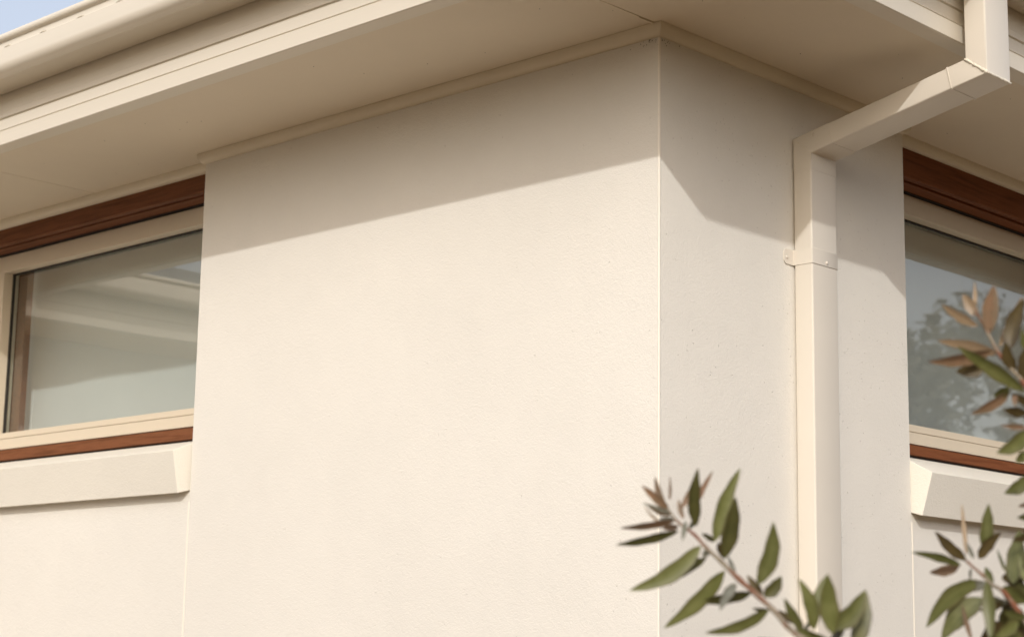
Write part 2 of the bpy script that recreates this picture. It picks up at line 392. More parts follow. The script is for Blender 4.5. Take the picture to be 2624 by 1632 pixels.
# roof: hipped metal sheets above the gutters
def roof():
    pitch = math.tan(math.radians(16.5)); e = .46; z0 = 3.006
    def pt(x, y, d): return (x, y, z0 + d * pitch)
    h = 4.46
    # main block -10..0 x 0..8 ; ridge along x at y=4
    x0, x1, y0, y1 = -10 - e, e, -e, 8 + e; ry = (y0 + y1) / 2; d = ry - y0
    faces = [
      [pt(x0, y0, 0), pt(x1, y0, 0), pt(x1 - d, ry, d), pt(x0 + d, ry, d)],
      [pt(x1, y0, 0), pt(x1, y1, 0), pt(x1 - d, ry, d)],
      [pt(x1, y1, 0), pt(x0, y1, 0), pt(x0 + d, ry, d), pt(x1 - d, ry, d)],
      [pt(x0, y1, 0), pt(x0, y0, 0), pt(x0 + d, ry, d)]]
    wx0, wx1 = -10 - e, -4.415 + e; wy = -4.0 - e; wd = (wx1 - wx0) / 2; rx = (wx0 + wx1) / 2
    faces += [[pt(wx1, wy, 0), pt(wx1, y0, 0), (rx, y0 + wd, z0 + wd * pitch), (rx, wy + wd, z0 + wd * pitch)],
              [pt(wx0, wy, 0), pt(wx1, wy, 0), (rx, wy + wd, z0 + wd * pitch)],
              [pt(wx0, y0, 0), pt(wx0, wy, 0), (rx, wy + wd, z0 + wd * pitch), (rx, y0 + wd, z0 + wd * pitch)]]
    for f in faces:
        n = len(f); V = list(f) + [(x, y, z + .012) for x, y, z in f]
        F = [tuple(range(n - 1, -1, -1)), tuple(range(n, 2 * n))] + [(i, (i + 1) % n, n + (i + 1) % n, n + i) for i in range(n)]
        link('roof_sheet', V, F, M_roof, house)
roof()

# ------------------------------------------------------------------ windows (built along a local axis s, depth d, height z)
def window(kind):
    A = kind == 'A'
    # s runs from the pier away along the wall; map to world
    if A: W3 = lambda s, d, z: (XA - s, d, z)
    else: W3 = lambda s, d, z: (-d, YB + s, z)
    zt, zh, zg, zgr, zf, zb = (2.7205, 2.6635, 2.1505, 2.1320, 2.0975, 2.0640) if A else (2.6965, 2.6390, 2.0925, 2.0735, 2.0410, 2.0140)
    send = 2.36 if A else 2.19
    mull = (1.228, 1.295) if A else (1.16, 1.255)
    tim = M_timber_a if A else M_timber_b
    def bx(nm, s0, s1, d0, d1, z0, z1, m, par, bev=0): return box(nm, W3(s0, d0, z0), W3(s1, d1, z1), m, par, bev)
    # outer aluminium frame: head, two-step sill rail, jambs, mullion
    head = bx('window', .001, send, YF, YF + .055, zh, zt - .005, M_frame, house, .0012)
    head['label'] = 'cream aluminium window with timber head and pale roller blind, ' + ('on the long wall' if A else 'beside the downpipe')
    bx('sill_rail', .001, send, YF, YF + .055, zf + .0015, zgr - .0008, M_frame, head, .0012)
    bx('sill_rail', .001, send, YF + .002, YF + .055, zgr + .0008, zg, M_frame, head, .0012)
    bx('jamb', .002, .05, YF + .001, YF + .054, zg, zh, M_frame, head, .001)
    bx('jamb', send - .05, send, YF + .001, YF + .054, zg, zh, M_frame, head, .001)
    bx('mullion', mull[0], mull[1], YF + .0005, YF + .054, zg + .0002, zh - .0002, M_frame, head, .0012)
    for (s0, s1) in ((.05, mull[0]), (mull[1], send - .05)):
        g = .0045
        parts = [box_vf(W3(s0, YG - .012, zg), W3(s1, YG - .003, zg + g)), box_vf(W3(s0, YG - .012, zh - g), W3(s1, YG - .003, zh)),
                 box_vf(W3(s0, YG - .0115, zg + g), W3(s0 + g, YG - .003, zh - g)), box_vf(W3(s1 - g, YG - .0115, zg + g), W3(s1, YG - .003, zh - g))]
        link('gasket', *merge(parts), M_rubber, head)
        a, b = W3(s0 - .004, YG, zg - .004), W3(s1 + .004, YG, zh + .004)
        if A: pv = [(a[0], YG, a[2]), (b[0], YG, a[2]), (b[0], YG, b[2]), (a[0], YG, b[2])]
        else: pv = [(-YG, a[1], a[2]), (-YG, b[1], a[2]), (-YG, b[1], b[2]), (-YG, a[1], b[2])]
        link('pane', pv, [(3, 2, 1, 0)] if A else [(0, 1, 2, 3)], M_glass, head)
        # blind: slightly bowed sheet with a hem bar, hung behind the reveal
        DB = .300; e0, e1 = s0 - .03, s1 + .103
        V, F = [], []; nu, nv = 24, 10
        for j in range(nv + 1):
            for i in range(nu + 1):
                u = i / nu; v = j / nv
                dd = DB + .0035 * math.sin(u * 7.1 + v * 1.3) * (1 - v * .6) + .002 * math.sin(u * 17)
                V.append(W3(e0 + (e1 - e0) * u, dd, 2.02 + (2.80 - 2.02) * v))
        for j in range(nv):
            for i in range(nu): k = j * (nu + 1) + i; F.append((k, k + 1, k + nu + 2, k + nu + 1))
        bl = link('roller_blind', V, F, M_blind, head, smooth=180)
        md = bl.modifiers.new('thickness', 'SOLIDIFY'); md.thickness = .0012
        # timber reveal liners each side
        bx('timber_reveal', s1 + .027, s1 + .045, YF + .062, .268, 2.0, 2.78, tim, head)
        bx('timber_reveal', s0 - .017, s0 - .004, YF + .062, .268, 2.0, 2.78, tim, head)
    bx('timber_head', .0008, send, YT, YT + .022, zt, ZS - .0015, tim, head, .003)
    bx('timber_head', .0010, send, YT + .022, YT + .036, zt + .009, ZS - .0018, tim, head)
    bx('timber_head', .0012, send, YT + .036, YF - .004, zt + .0012, ZS - .0021, tim, head, .0015)
    bx('gap_shade_strip', .0012, send, YF - .006, YF + .02, zt - .001, zt + .0006, M_gap, head)  # near-black strip painting in the shade line between timber head and frame
    bx('timber_head', .0015, send, YF + .0005, .268, zt + .001, ZS - .002, tim, head)
    # groove line along the arris of the timber head
    bx('timber_sill', .0008, send, YF - .004, .266, zb, zf - .0012, tim, head, .002)
    bx('gap_shade_strip', .002, send, YF + .006, .26, zb - .012, zb - .0005, M_gap, head)  # near-black strip standing in for the shade in the gap under the timber
    # moulded render sill with splayed ends
    zk = 2.0612 if A else 2.0105                         # top at the frame
    if A: T, Bv, P0, P1 = (.0215, -.045, 2.0060), (.0200, -.025, 1.8962), (.0005, -.0005, 2.0265), (.0050, -.0005, 1.9036)
    else: T, Bv, P0, P1 = (.0250, -.045, 1.9418), (.0080, -.025, 1.8386), (.0008, -.0005, 1.9700), (.0035, -.0005, 1.8458)
    zt2, zb2 = T[2], Bv[2]
    V, F = [], []
    def ring(s, kT, kB):
        return [W3(s, .160, zk + .003), W3(s, YF + .0, zk)]
    L = [W3(.0006, YF + .02, zk + .001), W3(.0006, .0, P0[2]), W3(T[0], T[1], T[2]), W3(Bv[0], Bv[1], Bv[2]), W3(P1[0], .0002, P1[2]), W3(P1[0], .02, P1[2])]
    R = [W3(send + .05, YF + .02, zk + .001), W3(send + .05, .0, P0[2]), W3(send + .05, T[1], T[2]), W3(send + .05, Bv[1], Bv[2]), W3(send + .05, .0002, P1[2]), W3(send + .05, .02, P1[2])]
    V = L + R
    F = [(0, 1, 7, 6), (1, 2, 8, 7), (2, 3, 9, 8), (3, 4, 10, 9), (4, 5, 11, 10), (1, 4, 3, 2), (0, 5, 4, 1), (0, 6, 11, 5), (6, 7, 8, 9, 10, 11)]
    if not A: F = [tuple(reversed(f)) for f in F]
    si = link('window_sill', V, F, M_sill, house); si['label'] = 'moulded cream render sill with a splayed end, under the ' + ('left window' if A else 'right window')
    bevel(si, .0022, 2)
    return head
window('A'); window('B')

# ------------------------------------------------------------------ downpipe
PY0, PY1 = 0.4702, 0.5692; PX0, PX1 = 0.0045, 0.0525; T = PX1 - PX0
E1 = Vector((.0285, 2.6325)); E2 = Vector((.4660, 2.7240)); TOP = Vector((.4660, 2.9275)); BOT = Vector((.0285, .02))
def rect_ring(center, nrm, along, g=0.0, r=.0042):
    """rounded rectangle: 'nrm' in-plane (xz) direction scaled for mitre, y the other"""
    hy = (PY1 - PY0) / 2 + g; hn = T / 2 + g; cy = (PY0 + PY1) / 2; pts = []
    for (sy, sn, a0) in ((1, 1, 0), (-1, 1, 1), (-1, -1, 2), (1, -1, 3)):
        for k in range(4):
            a = math.pi / 2 * (a0 + k / 3)
            u = sy * (hy - r) + r * math.cos(a); v = sn * (hn - r) + r * math.sin(a)
            pts.append((center[0] + nrm[0] * v, cy + u, center[1] + nrm[1] * v))
    return pts
def perp(d): return Vector((-d.y, d.x))
def pipe(name, nodes, par, g=0.0, m=M_pipe, caps=True):
    """nodes: list of xz points; mitred tube through them"""
    V, F = [], []; n = len(nodes); k = 16
    for i, p in enumerate(nodes):
        ds = []
        if i > 0: ds.append((nodes[i] - nodes[i - 1]).normalized())
        if i < n - 1: ds.append((nodes[i + 1] - nodes[i]).normalized())
        if len(ds) == 1: nr = perp(ds[0])
        else:
            a, b = perp(ds[0]), perp(ds[1]); nr = (a + b) / (1 + a.dot(b))
        V += rect_ring(p, nr, None, g)
    for i in range(n - 1):
        for q in range(k): F.append((i * k + q, i * k + (q + 1) % k, (i + 1) * k + (q + 1) % k, (i + 1) * k + q))
    if caps: F.append(tuple(range(k - 1, -1, -1))); F.append(tuple(range((n - 1) * k, n * k)))
    return link(name, V, F, m, par, smooth=35)
lerp = lambda a, b, t: a + (b - a) * t
main_pipe = pipe('downpipe', [BOT, Vector((.0285, 1.2)), Vector((.0285, 2.60))], house)
main_pipe['label'] = 'square cream metal downpipe that cranks out from the wall to the gutter'
s1 = lerp(E1, E2, (.1025 - E1.x) / (E2.x - E1.x)); s2 = lerp(E1, E2, (.409 - E1.x) / (E2.x - E1.x))
pipe('pipe_elbow', [Vector((.0285, 2.5750)), E1, s1], main_pipe, .0007)
pipe('offset_pipe', [lerp(s1, E1, .1), s2], main_pipe, .0)
pipe('pipe_elbow', [lerp(E1, E2, (.4035 - E1.x) / (E2.x - E1.x)), E2, TOP], main_pipe, .0010)
dd_ = (E2 - E1).normalized()
pipe('pipe_joint_lip', [s2 - dd_ * .0075, s2 - dd_ * .0052], main_pipe, .0021)
# silicone beads on the mitres
def lumpy(points, r0, seed, name='sealant_bead', amp=.5):
    pts = []; rad = []; random.seed(seed)
    P = [Vector(p) for p in points]
    for i in range(len(P) - 1):
        L = (P[i + 1] - P[i]).length; k = max(2, int(L / .0028))
        for q in range(k):
            t = q / k; p = P[i].lerp(P[i + 1], t)
            pts.append(p + Vector([random.uniform(-1, 1) * .0007 for _ in range(3)])); rad.append(r0 * (1 - amp * random.random()))
    pts.append(P[-1]); rad.append(r0 * .5)
    link(name, *tube_vf(pts, rad, 7), M_sealant, main_pipe, smooth=180)
g = .0011
o2 = (PX1 - PX0) / 2
u2 = Vector((-o2, o2 * .81)); u1 = Vector((-o2, o2 * .81))
F2 = Vector((E2.x + o2 + g, E2.y - o2 * .81)); B2 = Vector((E2.x - o2 - g, E2.y + o2 * .81))
lumpy([(B2.x, PY0 - g, B2.y), (F2.x, PY0 - g, F2.y), (F2.x, PY1 + g, F2.y - .0005)], .0042, 3)
F1 = Vector((E1.x + o2 + g, E1.y - o2 * .81)); B1 = Vector((E1.x - o2 - g, E1.y + o2 * .81))
lumpy([(B1.x + .004, PY0 - g * .3, B1.y - .003), (F1.x, PY0 - g * .3, F1.y)], .0013, 5)
lumpy([(F1.x, PY0 - g * .3, F1.y), (F1.x, PY1, F1.y)], .0022, 8)
lumpy([(F1.x - .001, PY0 - g * .5, F1.y), (F1.x - .0005, PY0 - g * .5, F1.y - .018)], .0016, 9)
# bracket: strap round the pipe with a screwed tab on the wall
zb0, zb1 = 2.3612, 2.3960; th = .0016
V, F = [], []
prof = [(PX0 - .003, PY0), (PX0 + .004, PY0), (PX1 - .004, PY0), (PX1 - .0012, PY0 + .0012), (PX1, PY0 + .004), (PX1, PY1 - .003), (PX1 - .002, PY1), (PX0, PY1)]
outp = [(PX0 - .003, PY0 - th), (PX0 + .004, PY0 - th), (PX1 - .003, PY0 - th), (PX1 + .0004, PY0 - .0004), (PX1 + th, PY0 + .003), (PX1 + th, PY1 - .002), (PX1 - .001, PY1 + th), (PX0, PY1 + th)]
for z in (zb0, zb1): V += [(x, y, z) for x, y in prof]; V += [(x, y, z) for x, y in outp]
n = len(prof)
for i in range(n - 1):
    F += [(n + i, n + i + 1, 3 * n + i + 1, 3 * n + i), (i + 1, i, 2 * n + i, 2 * n + i + 1), (i, i + 1, n + i + 1, n + i), (2 * n + i + 1, 2 * n + i, 3 * n + i, 3 * n + i + 1)]
F += [(0, n, 3 * n, 2 * n), (n - 1, 3 * n - 1, 4 * n - 1, 2 * n - 1)]
# tab with rounded corners, flat on the wall
tab = []; ty0, ty1, r = PY0 - .036, PY0 - .001, .011
tab += [(ty1, zb0), (ty1, zb1)]
for k in range(5): a = math.pi / 2 * k / 4; tab.append((ty0 + r - r * math.sin(a), zb1 - r + r * math.cos(a)))
for k in range(5): a = math.pi / 2 * k / 4; tab.append((ty0 + r - r * math.cos(a), zb0 + r - r * math.sin(a)))
k = len(V); m_ = len(tab)
V += [(.0004, y, z) for y, z in tab] + [(.0028, y, z) for y, z in tab]
F += [tuple(k + m_ + i for i in range(m_)), tuple(k + i for i in range(m_ - 1, -1, -1))] + [(k + i, k + (i + 1) % m_, k + m_ + (i + 1) % m_, k + m_ + i) for i in range(m_)]
br = link('pipe_bracket', V, F, M_pipe, main_pipe); bevel(br, .0005, 1)
link('screw', *cyl_vf((.0026, .4445, 2.377), (1, 0, 0), .0042, .0012, 14, .0016), M_pipe, main_pipe, smooth=50)
link('rivet', *cyl_vf((PX1 + th - .0003, .5245, 2.3692), (1, 0, 0), .0040, .0010, 14, .0018), M_pipe, main_pipe, smooth=50)
link('rivet', *cyl_vf((.0590, PY0 - .0006, 2.6530), (0, -1, 0), .0035, .0006, 14, .0014), M_pipe, main_pipe, smooth=50)
# lower bracket, below the frame, same shape
b2 = br.copy(); COL.objects.link(b2); b2.parent = main_pipe; b2.location = br.location + Vector((0, 0, -1.55))

# little cobweb scraps and grit under the mitred moulding
random.seed(21)
parts = []
for k in range(26):
    c = Vector((-.003 - abs(random.gauss(0, .03)), -.0005, 2.768 - abs(random.gauss(0, .006))))
    if k % 3 == 0: c = Vector((.0008, abs(random.gauss(0, .03)) + .003, 2.767 - abs(random.gauss(0, .004))))
    parts.append(cyl_vf(c, (random.random() - .5, random.random() - .5, random.random()), random.uniform(.0004, .0011), .001, 5))
for k in range(34):
    c = (random.uniform(-2.6, .1), random.uniform(-.36, -.03), ZS - .0003) if k % 2 else (random.uniform(.02, .36), random.uniform(-.3, 1.4), ZS - .0003)
    parts.append(cyl_vf(c, (0, 0, -1), random.uniform(.0005, .0012), .0006, 6))
link('grit', *merge(parts), M_gap, house)['kind'] = 'stuff'

# ------------------------------------------------------------------ bottlebrush-like shrub in front
FOLIAGE = [
 ([[0.925, -1.1267, 1.6753], [0.9411, -1.1259, 1.6571], [0.9617, -1.1215, 1.6422], [0.9779, -1.1214, 1.6272], [0.997, -1.1182, 1.6112], [1.0175, -1.1126, 1.5912], [1.0399, -1.1053, 1.5714], [1.0586, -1.1027, 1.556], [1.0757, -1.1009, 1.538], [1.0951, -1.0977, 1.5231], [1.1197, -1.0883, 1.503], [1.1489, -1.0721, 1.4739]],
  [((0.9259, -1.1255, 1.6739), (0.9098, -1.1565, 1.7003), 0.0088, 'red', 0.0),
   ((0.9226, -1.1238, 1.6712), (0.9121, -1.1435, 1.6953), 0.0088, 'silver', 0.05),
   ((0.9234, -1.1177, 1.6672), (0.8952, -1.1323, 1.6821), 0.0074, 'tan', 0.05),
   ((0.9355, -1.1282, 1.6616), (0.9235, -1.1413, 1.6612), 0.0066, 'silver', 0),
   ((0.9402, -1.1153, 1.6622), (0.932, -1.1144, 1.6862), 0.0059, 'red', 0.05),
   ((0.9497, -1.1181, 1.65), (0.9458, -1.0915, 1.6724), 0.0065, 'dark', 0),
   ((0.9349, -1.1181, 1.6535), (0.9011, -1.1065, 1.6524), 0.0073, 'red', 0),
   ((0.9228, -1.1288, 1.6753), (0.9139, -1.1366, 1.712), 0.0066, 'red', 0.05),
   ((0.9187, -1.1142, 1.6853), (0.8963, -1.0858, 1.7178), 0.0032, 'red', 0),
   ((0.9284, -1.1216, 1.6682), (0.908, -1.1535, 1.68), 0.0059, 'silver', 0),
   ((0.9393, -1.1283, 1.66), (0.8894, -1.1721, 1.6496), 0.0095, 'red', 0.06),
   ((0.9214, -1.1317, 1.656), (0.898, -1.1379, 1.6787), 0.0029, 'tan', 0.1),
   ((0.9418, -1.1268, 1.6469), (0.8956, -1.1872, 1.6289), 0.0114, 'dark', 0.1),
   ((0.9309, -1.1083, 1.6748), (0.9439, -1.0924, 1.7243), 0.0088, 'red', -0.12),
   ((0.9676, -1.1268, 1.6518), (0.9901, -1.1513, 1.7166), 0.0131, 'dark', 0.06),
   ((0.9414, -1.1074, 1.6686), (0.9411, -1.0583, 1.7244), 0.007, 'red', 0),
   ((0.986, -1.1155, 1.6345), (1.0128, -1.1006, 1.7196), 0.0152, 'green', 0.06),
   ((1.0054, -1.1234, 1.6136), (1.0316, -1.1354, 1.6828), 0.0165, 'dark', -0.04),
   ((0.9836, -1.1098, 1.6363), (0.9592, -1.1054, 1.6446), 0.0079, 'dark', 0),
   ((0.9835, -1.105, 1.6337), (0.9778, -1.0868, 1.616), 0.0072, 'brown', 0),
   ((0.9757, -1.128, 1.6284), (0.9167, -1.1871, 1.5756), 0.0166, 'green', 0.13),
   ((0.9727, -1.1147, 1.6148), (0.9027, -1.1489, 1.5807), 0.0137, 'dark', 0.0),
   ((1.0105, -1.1079, 1.5957), (0.9897, -1.0965, 1.6196), 0.0071, 'silver', 0),
   ((1.0025, -1.1185, 1.5997), (0.9476, -1.1617, 1.5337), 0.0175, 'green', 0.1),
   ((1.0317, -1.1059, 1.5757), (0.9695, -1.1296, 1.5635), 0.013, 'dark', 0.05),
   ((1.0184, -1.1187, 1.5853), (1.0162, -1.1464, 1.5536), 0.015, 'silver', -0.05),
   ((1.0555, -1.1057, 1.556), (0.9979, -1.1503, 1.5292), 0.0134, 'green', 0.12),
   ((1.045, -1.1121, 1.5837), (1.0715, -1.1187, 1.6541), 0.0173, 'green', -0.12),
   ((1.0449, -1.1002, 1.5702), (1.0619, -1.0899, 1.5942), 0.0135, 'dark', -0.1),
   ((1.0406, -1.0967, 1.5731), (1.0261, -1.1075, 1.5955), 0.0078, 'brown', 0.05),
   ((1.0502, -1.0982, 1.5562), (1.0237, -1.0952, 1.5578), 0.0059, 'dark', 0),
   ((0.9495, -1.1224, 1.6585), (0.9542, -1.1354, 1.6344), 0.0085, 'silver', 0),
   ((0.9817, -1.1216, 1.6257), (0.974, -1.1212, 1.6144), 0.0108, 'silver', 0),
   ((1.0776, -1.0915, 1.541), (1.0496, -1.0901, 1.5564), 0.0059, 'brown', -0.08),
   ((1.0981, -1.1019, 1.5339), (1.0905, -1.1261, 1.5682), 0.0111, 'green', 0),
   ((1.1054, -1.0907, 1.5342), (1.1021, -1.1149, 1.5897), 0.0132, 'green', -0.1),
   ((1.1007, -1.0837, 1.5384), (1.101, -1.0553, 1.5977), 0.0118, 'green', 0.08),
   ((1.1313, -1.0926, 1.5301), (1.1418, -1.1163, 1.5944), 0.0179, 'green', 0.03),
   ((1.1263, -1.09, 1.5342), (1.1543, -1.0618, 1.5786), 0.0193, 'green', -0.14),
   ((1.1369, -1.0621, 1.5144), (1.1389, -1.0357, 1.5798), 0.0166, 'dark', -0.1),
   ((1.1204, -1.0764, 1.5249), (1.1123, -1.0488, 1.542), 0.011, 'brown', 0),
   ((1.1007, -1.0914, 1.5191), (1.0593, -1.1351, 1.5242), 0.0083, 'green', 0.05),
   ((1.0827, -1.094, 1.5368), (1.1188, -1.0496, 1.5116), 0.0119, 'green', 0),
   ((1.1294, -1.0784, 1.5005), (1.0943, -1.1161, 1.5078), 0.011, 'dark', 0),
   ((1.1083, -1.0834, 1.507), (1.1205, -1.0513, 1.5364), 0.0097, 'dark', 0),
   ((1.1455, -1.0787, 1.4873), (1.1203, -1.1024, 1.4599), 0.0123, 'green', 0),
   ((1.0868, -1.0856, 1.5274), (1.0726, -1.0447, 1.5478), 0.0069, 'dark', 0)]),
 ([[1.1447, -0.8343, 1.6283], [1.1592, -0.8447, 1.6196], [1.1797, -0.8474, 1.6036], [1.1963, -0.8548, 1.5916], [1.2146, -0.8616, 1.5835], [1.2316, -0.8673, 1.5662], [1.2483, -0.8729, 1.5474], [1.2667, -0.8751, 1.5217], [1.2839, -0.8763, 1.4874]],
  [((1.158, -0.8463, 1.6215), (1.1408, -0.8867, 1.6548), 0.0114, 'brown', 0.05),
   ((1.1531, -0.8495, 1.6157), (1.1174, -0.9025, 1.6295), 0.0098, 'green', -0.05),
   ((1.1484, -0.8453, 1.615), (1.1122, -0.8541, 1.6075), 0.0108, 'red', 0.08),
   ((1.1436, -0.8188, 1.6291), (1.1349, -0.8116, 1.6935), 0.0047, 'tan', 0),
   ((1.1623, -0.8344, 1.624), (1.1505, -0.83, 1.6441), 0.0071, 'silver', 0),
   ((1.1759, -0.8313, 1.6296), (1.186, -0.8379, 1.6893), 0.0141, 'green', 0),
   ((1.1726, -0.8413, 1.6234), (1.2043, -0.8439, 1.6542), 0.0121, 'brown', 0.06),
   ((1.2054, -0.8375, 1.6074), (1.1843, -0.8186, 1.6359), 0.0042, 'green', 0),
   ((1.1792, -0.8545, 1.5966), (1.1385, -0.9088, 1.54), 0.0194, 'green', -0.12),
   ((1.188, -0.855, 1.5945), (1.1668, -0.8562, 1.5852), 0.0154, 'silver', 0),
   ((1.1831, -0.8551, 1.5764), (1.1388, -0.875, 1.5264), 0.0212, 'green', -0.1),
   ((1.1986, -0.8703, 1.5947), (1.2066, -0.8796, 1.5249), 0.0139, 'green', 0),
   ((1.207, -0.8487, 1.5707), (1.1735, -0.8465, 1.5615), 0.0095, 'brown', 0),
   ((1.2055, -0.8479, 1.5993), (1.2318, -0.8297, 1.6073), 0.0164, 'brown', -0.15),
   ((1.221, -0.8496, 1.5933), (1.224, -0.835, 1.657), 0.02, 'green', 0.03),
   ((1.2453, -0.8483, 1.6459), (1.2303, -0.8675, 1.6415), 0.0076, 'brown', 0),
   ((1.2152, -0.8625, 1.5891), (1.2331, -0.8387, 1.5709), 0.0191, 'green', 0),
   ((1.2504, -0.8765, 1.5529), (1.2309, -0.8931, 1.5599), 0.0112, 'green', 0.1),
   ((1.1835, -0.8815, 1.5247), (1.1665, -0.8736, 1.5703), 0.0053, 'red', 0),
   ((1.2109, -0.8612, 1.5477), (1.1778, -0.8526, 1.5251), 0.0151, 'brown', 0),
   ((1.2415, -0.8794, 1.5473), (1.2238, -0.901, 1.5302), 0.0141, 'green', 0),
   ((1.1611, -0.8409, 1.612), (1.1555, -0.8337, 1.5978), 0.0043, 'silver', 0),
   ((1.1915, -0.8463, 1.59), (1.1765, -0.8333, 1.614), 0.0096, 'green', 0),
   ((1.2404, -0.8622, 1.5421), (1.2162, -0.8496, 1.5217), 0.0169, 'brown', 0),
   ((1.2227, -0.8507, 1.5668), (1.1942, -0.816, 1.5335), 0.0132, 'green', 0.05),
   ((1.2395, -0.8422, 1.5801), (1.2081, -0.8374, 1.594), 0.0151, 'dark', 0),
   ((1.2395, -0.8691, 1.5327), (1.2149, -0.8704, 1.5176), 0.0169, 'green', 0),
   ((1.2545, -0.8409, 1.5613), (1.2123, -0.8217, 1.5373), 0.0169, 'dark', 0),
   ((1.2598, -0.8403, 1.5987), (1.2324, -0.8455, 1.6198), 0.0151, 'green', 0),
   ((1.2225, -0.8545, 1.5648), (1.1836, -0.8327, 1.5791), 0.0113, 'dark', 0.05),
   ((1.2416, -0.8765, 1.5362), (1.2021, -0.8929, 1.5135), 0.0178, 'green', -0.1),
   ((1.2191, -0.8592, 1.5703), (1.2074, -0.8078, 1.549), 0.0132, 'brown', 0),
   ((1.2513, -0.8668, 1.5513), (1.2219, -0.8695, 1.5512), 0.0159, 'green', 0.1),
   ((1.2526, -0.8675, 1.5217), (1.2256, -0.8655, 1.542), 0.0149, 'brown', 0),
   ((1.2205, -0.8541, 1.5723), (1.1867, -0.8255, 1.5371), 0.0113, 'dark', 0),
   ((1.2347, -0.8303, 1.6186), (1.1995, -0.803, 1.6344), 0.0115, 'dark', 0),
   ((1.2463, -0.8466, 1.5893), (1.2246, -0.8383, 1.628), 0.0151, 'green', 0),
   ((1.2469, -0.8645, 1.5217), (1.2205, -0.835, 1.5654), 0.013, 'dark', 0)]),
 ([[1.1907, -0.8657, 1.9216], [1.1992, -0.8645, 1.9046], [1.2072, -0.8641, 1.8892], [1.2176, -0.8592, 1.8648], [1.2288, -0.8554, 1.8482], [1.243, -0.8481, 1.8287], [1.2511, -0.8459, 1.8062], [1.2573, -0.8412, 1.7671], [1.2603, -0.8376, 1.7205], [1.2604, -0.833, 1.6592], [1.2588, -0.8263, 1.5832]],
  [((1.1952, -0.8671, 1.8998), (1.1611, -0.8916, 1.9269), 0.0108, 'tan', 0.06),
   ((1.19, -0.8602, 1.9143), (1.176, -0.8668, 1.9419), 0.0115, 'tan', 0),
   ((1.1861, -0.8575, 1.9217), (1.176, -0.8372, 1.9622), 0.0045, 'tan', 0),
   ((1.2076, -0.8645, 1.8923), (1.2215, -0.8721, 1.9466), 0.013, 'red', 0.08),
   ((1.2054, -0.8576, 1.8903), (1.2137, -0.8548, 1.9464), 0.0095, 'tan', -0.04),
   ((1.2273, -0.8512, 1.8696), (1.248, -0.8487, 1.9301), 0.0173, 'brown', 0.1),
   ((1.2141, -0.8522, 1.874), (1.236, -0.8304, 1.9376), 0.0091, 'tan', 0),
   ((1.2343, -0.8532, 1.8432), (1.2356, -0.874, 1.8752), 0.0129, 'brown', 0.12),
   ((1.2135, -0.8549, 1.8657), (1.1498, -0.8853, 1.8845), 0.0134, 'tan', -0.05),
   ((1.1974, -0.8568, 1.8736), (1.1676, -0.8634, 1.8815), 0.0076, 'brown', 0),
   ((1.2122, -0.865, 1.8677), (1.1609, -0.9267, 1.8522), 0.0165, 'red', 0.05),
   ((1.1984, -0.8603, 1.8473), (1.1678, -0.8751, 1.846), 0.0139, 'brown', 0),
   ((1.2462, -0.855, 1.8182), (1.2092, -0.9428, 1.864), 0.0156, 'green', 0.0),
   ((1.2298, -0.8591, 1.8223), (1.2106, -0.8656, 1.8137), 0.0106, 'green', 0.06),
   ((1.2278, -0.8557, 1.8181), (1.1888, -0.8809, 1.7917), 0.0128, 'red', 0.06),
   ((1.2421, -0.8427, 1.7931), (1.2178, -0.8545, 1.7978), 0.0122, 'brown', 0.0),
   ((1.2335, -0.8537, 1.8147), (1.2371, -0.8599, 1.7995), 0.0059, 'red', 0),
   ((1.2469, -0.853, 1.7744), (1.219, -0.8643, 1.7777), 0.0062, 'red', 0),
   ((1.2502, -0.8532, 1.7711), (1.2234, -0.884, 1.7427), 0.0179, 'green', 0.12),
   ((1.2353, -0.8432, 1.83), (1.2182, -0.8403, 1.8319), 0.0094, 'dark', 0),
   ((1.2432, -0.8484, 1.8303), (1.2581, -0.8604, 1.8747), 0.0156, 'brown', 0),
   ((1.2432, -0.8331, 1.864), (1.235, -0.8348, 1.8967), 0.0094, 'green', 0),
   ((1.2486, -0.8348, 1.8029), (1.2234, -0.8444, 1.8182), 0.0109, 'brown', 0)]),
 ([[1.1962, -0.7522, 1.7736], [1.1969, -0.7537, 1.7431], [1.1979, -0.754, 1.7088], [1.1987, -0.754, 1.6727], [1.2005, -0.7522, 1.633], [1.2026, -0.7476, 1.5838], [1.2062, -0.7417, 1.535], [1.2112, -0.7345, 1.4864]],
  [((1.1985, -0.7557, 1.757), (1.1826, -0.7619, 1.7453), 0.0121, 'green', 0),
   ((1.1965, -0.75, 1.7273), (1.1742, -0.7776, 1.7058), 0.0161, 'green', 0.08),
   ((1.1963, -0.752, 1.695), (1.1896, -0.7726, 1.6902), 0.007, 'red', 0),
   ((1.1994, -0.7549, 1.6786), (1.1855, -0.7679, 1.6763), 0.008, 'dark', 0),
   ((1.1944, -0.7468, 1.6614), (1.1792, -0.7476, 1.6518), 0.012, 'green', 0),
   ((1.1947, -0.7452, 1.6335), (1.1577, -0.7305, 1.6191), 0.016, 'green', 0),
   ((1.2016, -0.7536, 1.6428), (1.2199, -0.7573, 1.6757), 0.016, 'green', 0),
   ((1.1983, -0.7546, 1.7127), (1.2163, -0.7416, 1.7329), 0.0161, 'green', 0),
   ((1.195, -0.7364, 1.5942), (1.1505, -0.7161, 1.5774), 0.0179, 'dark', 0)]),
]

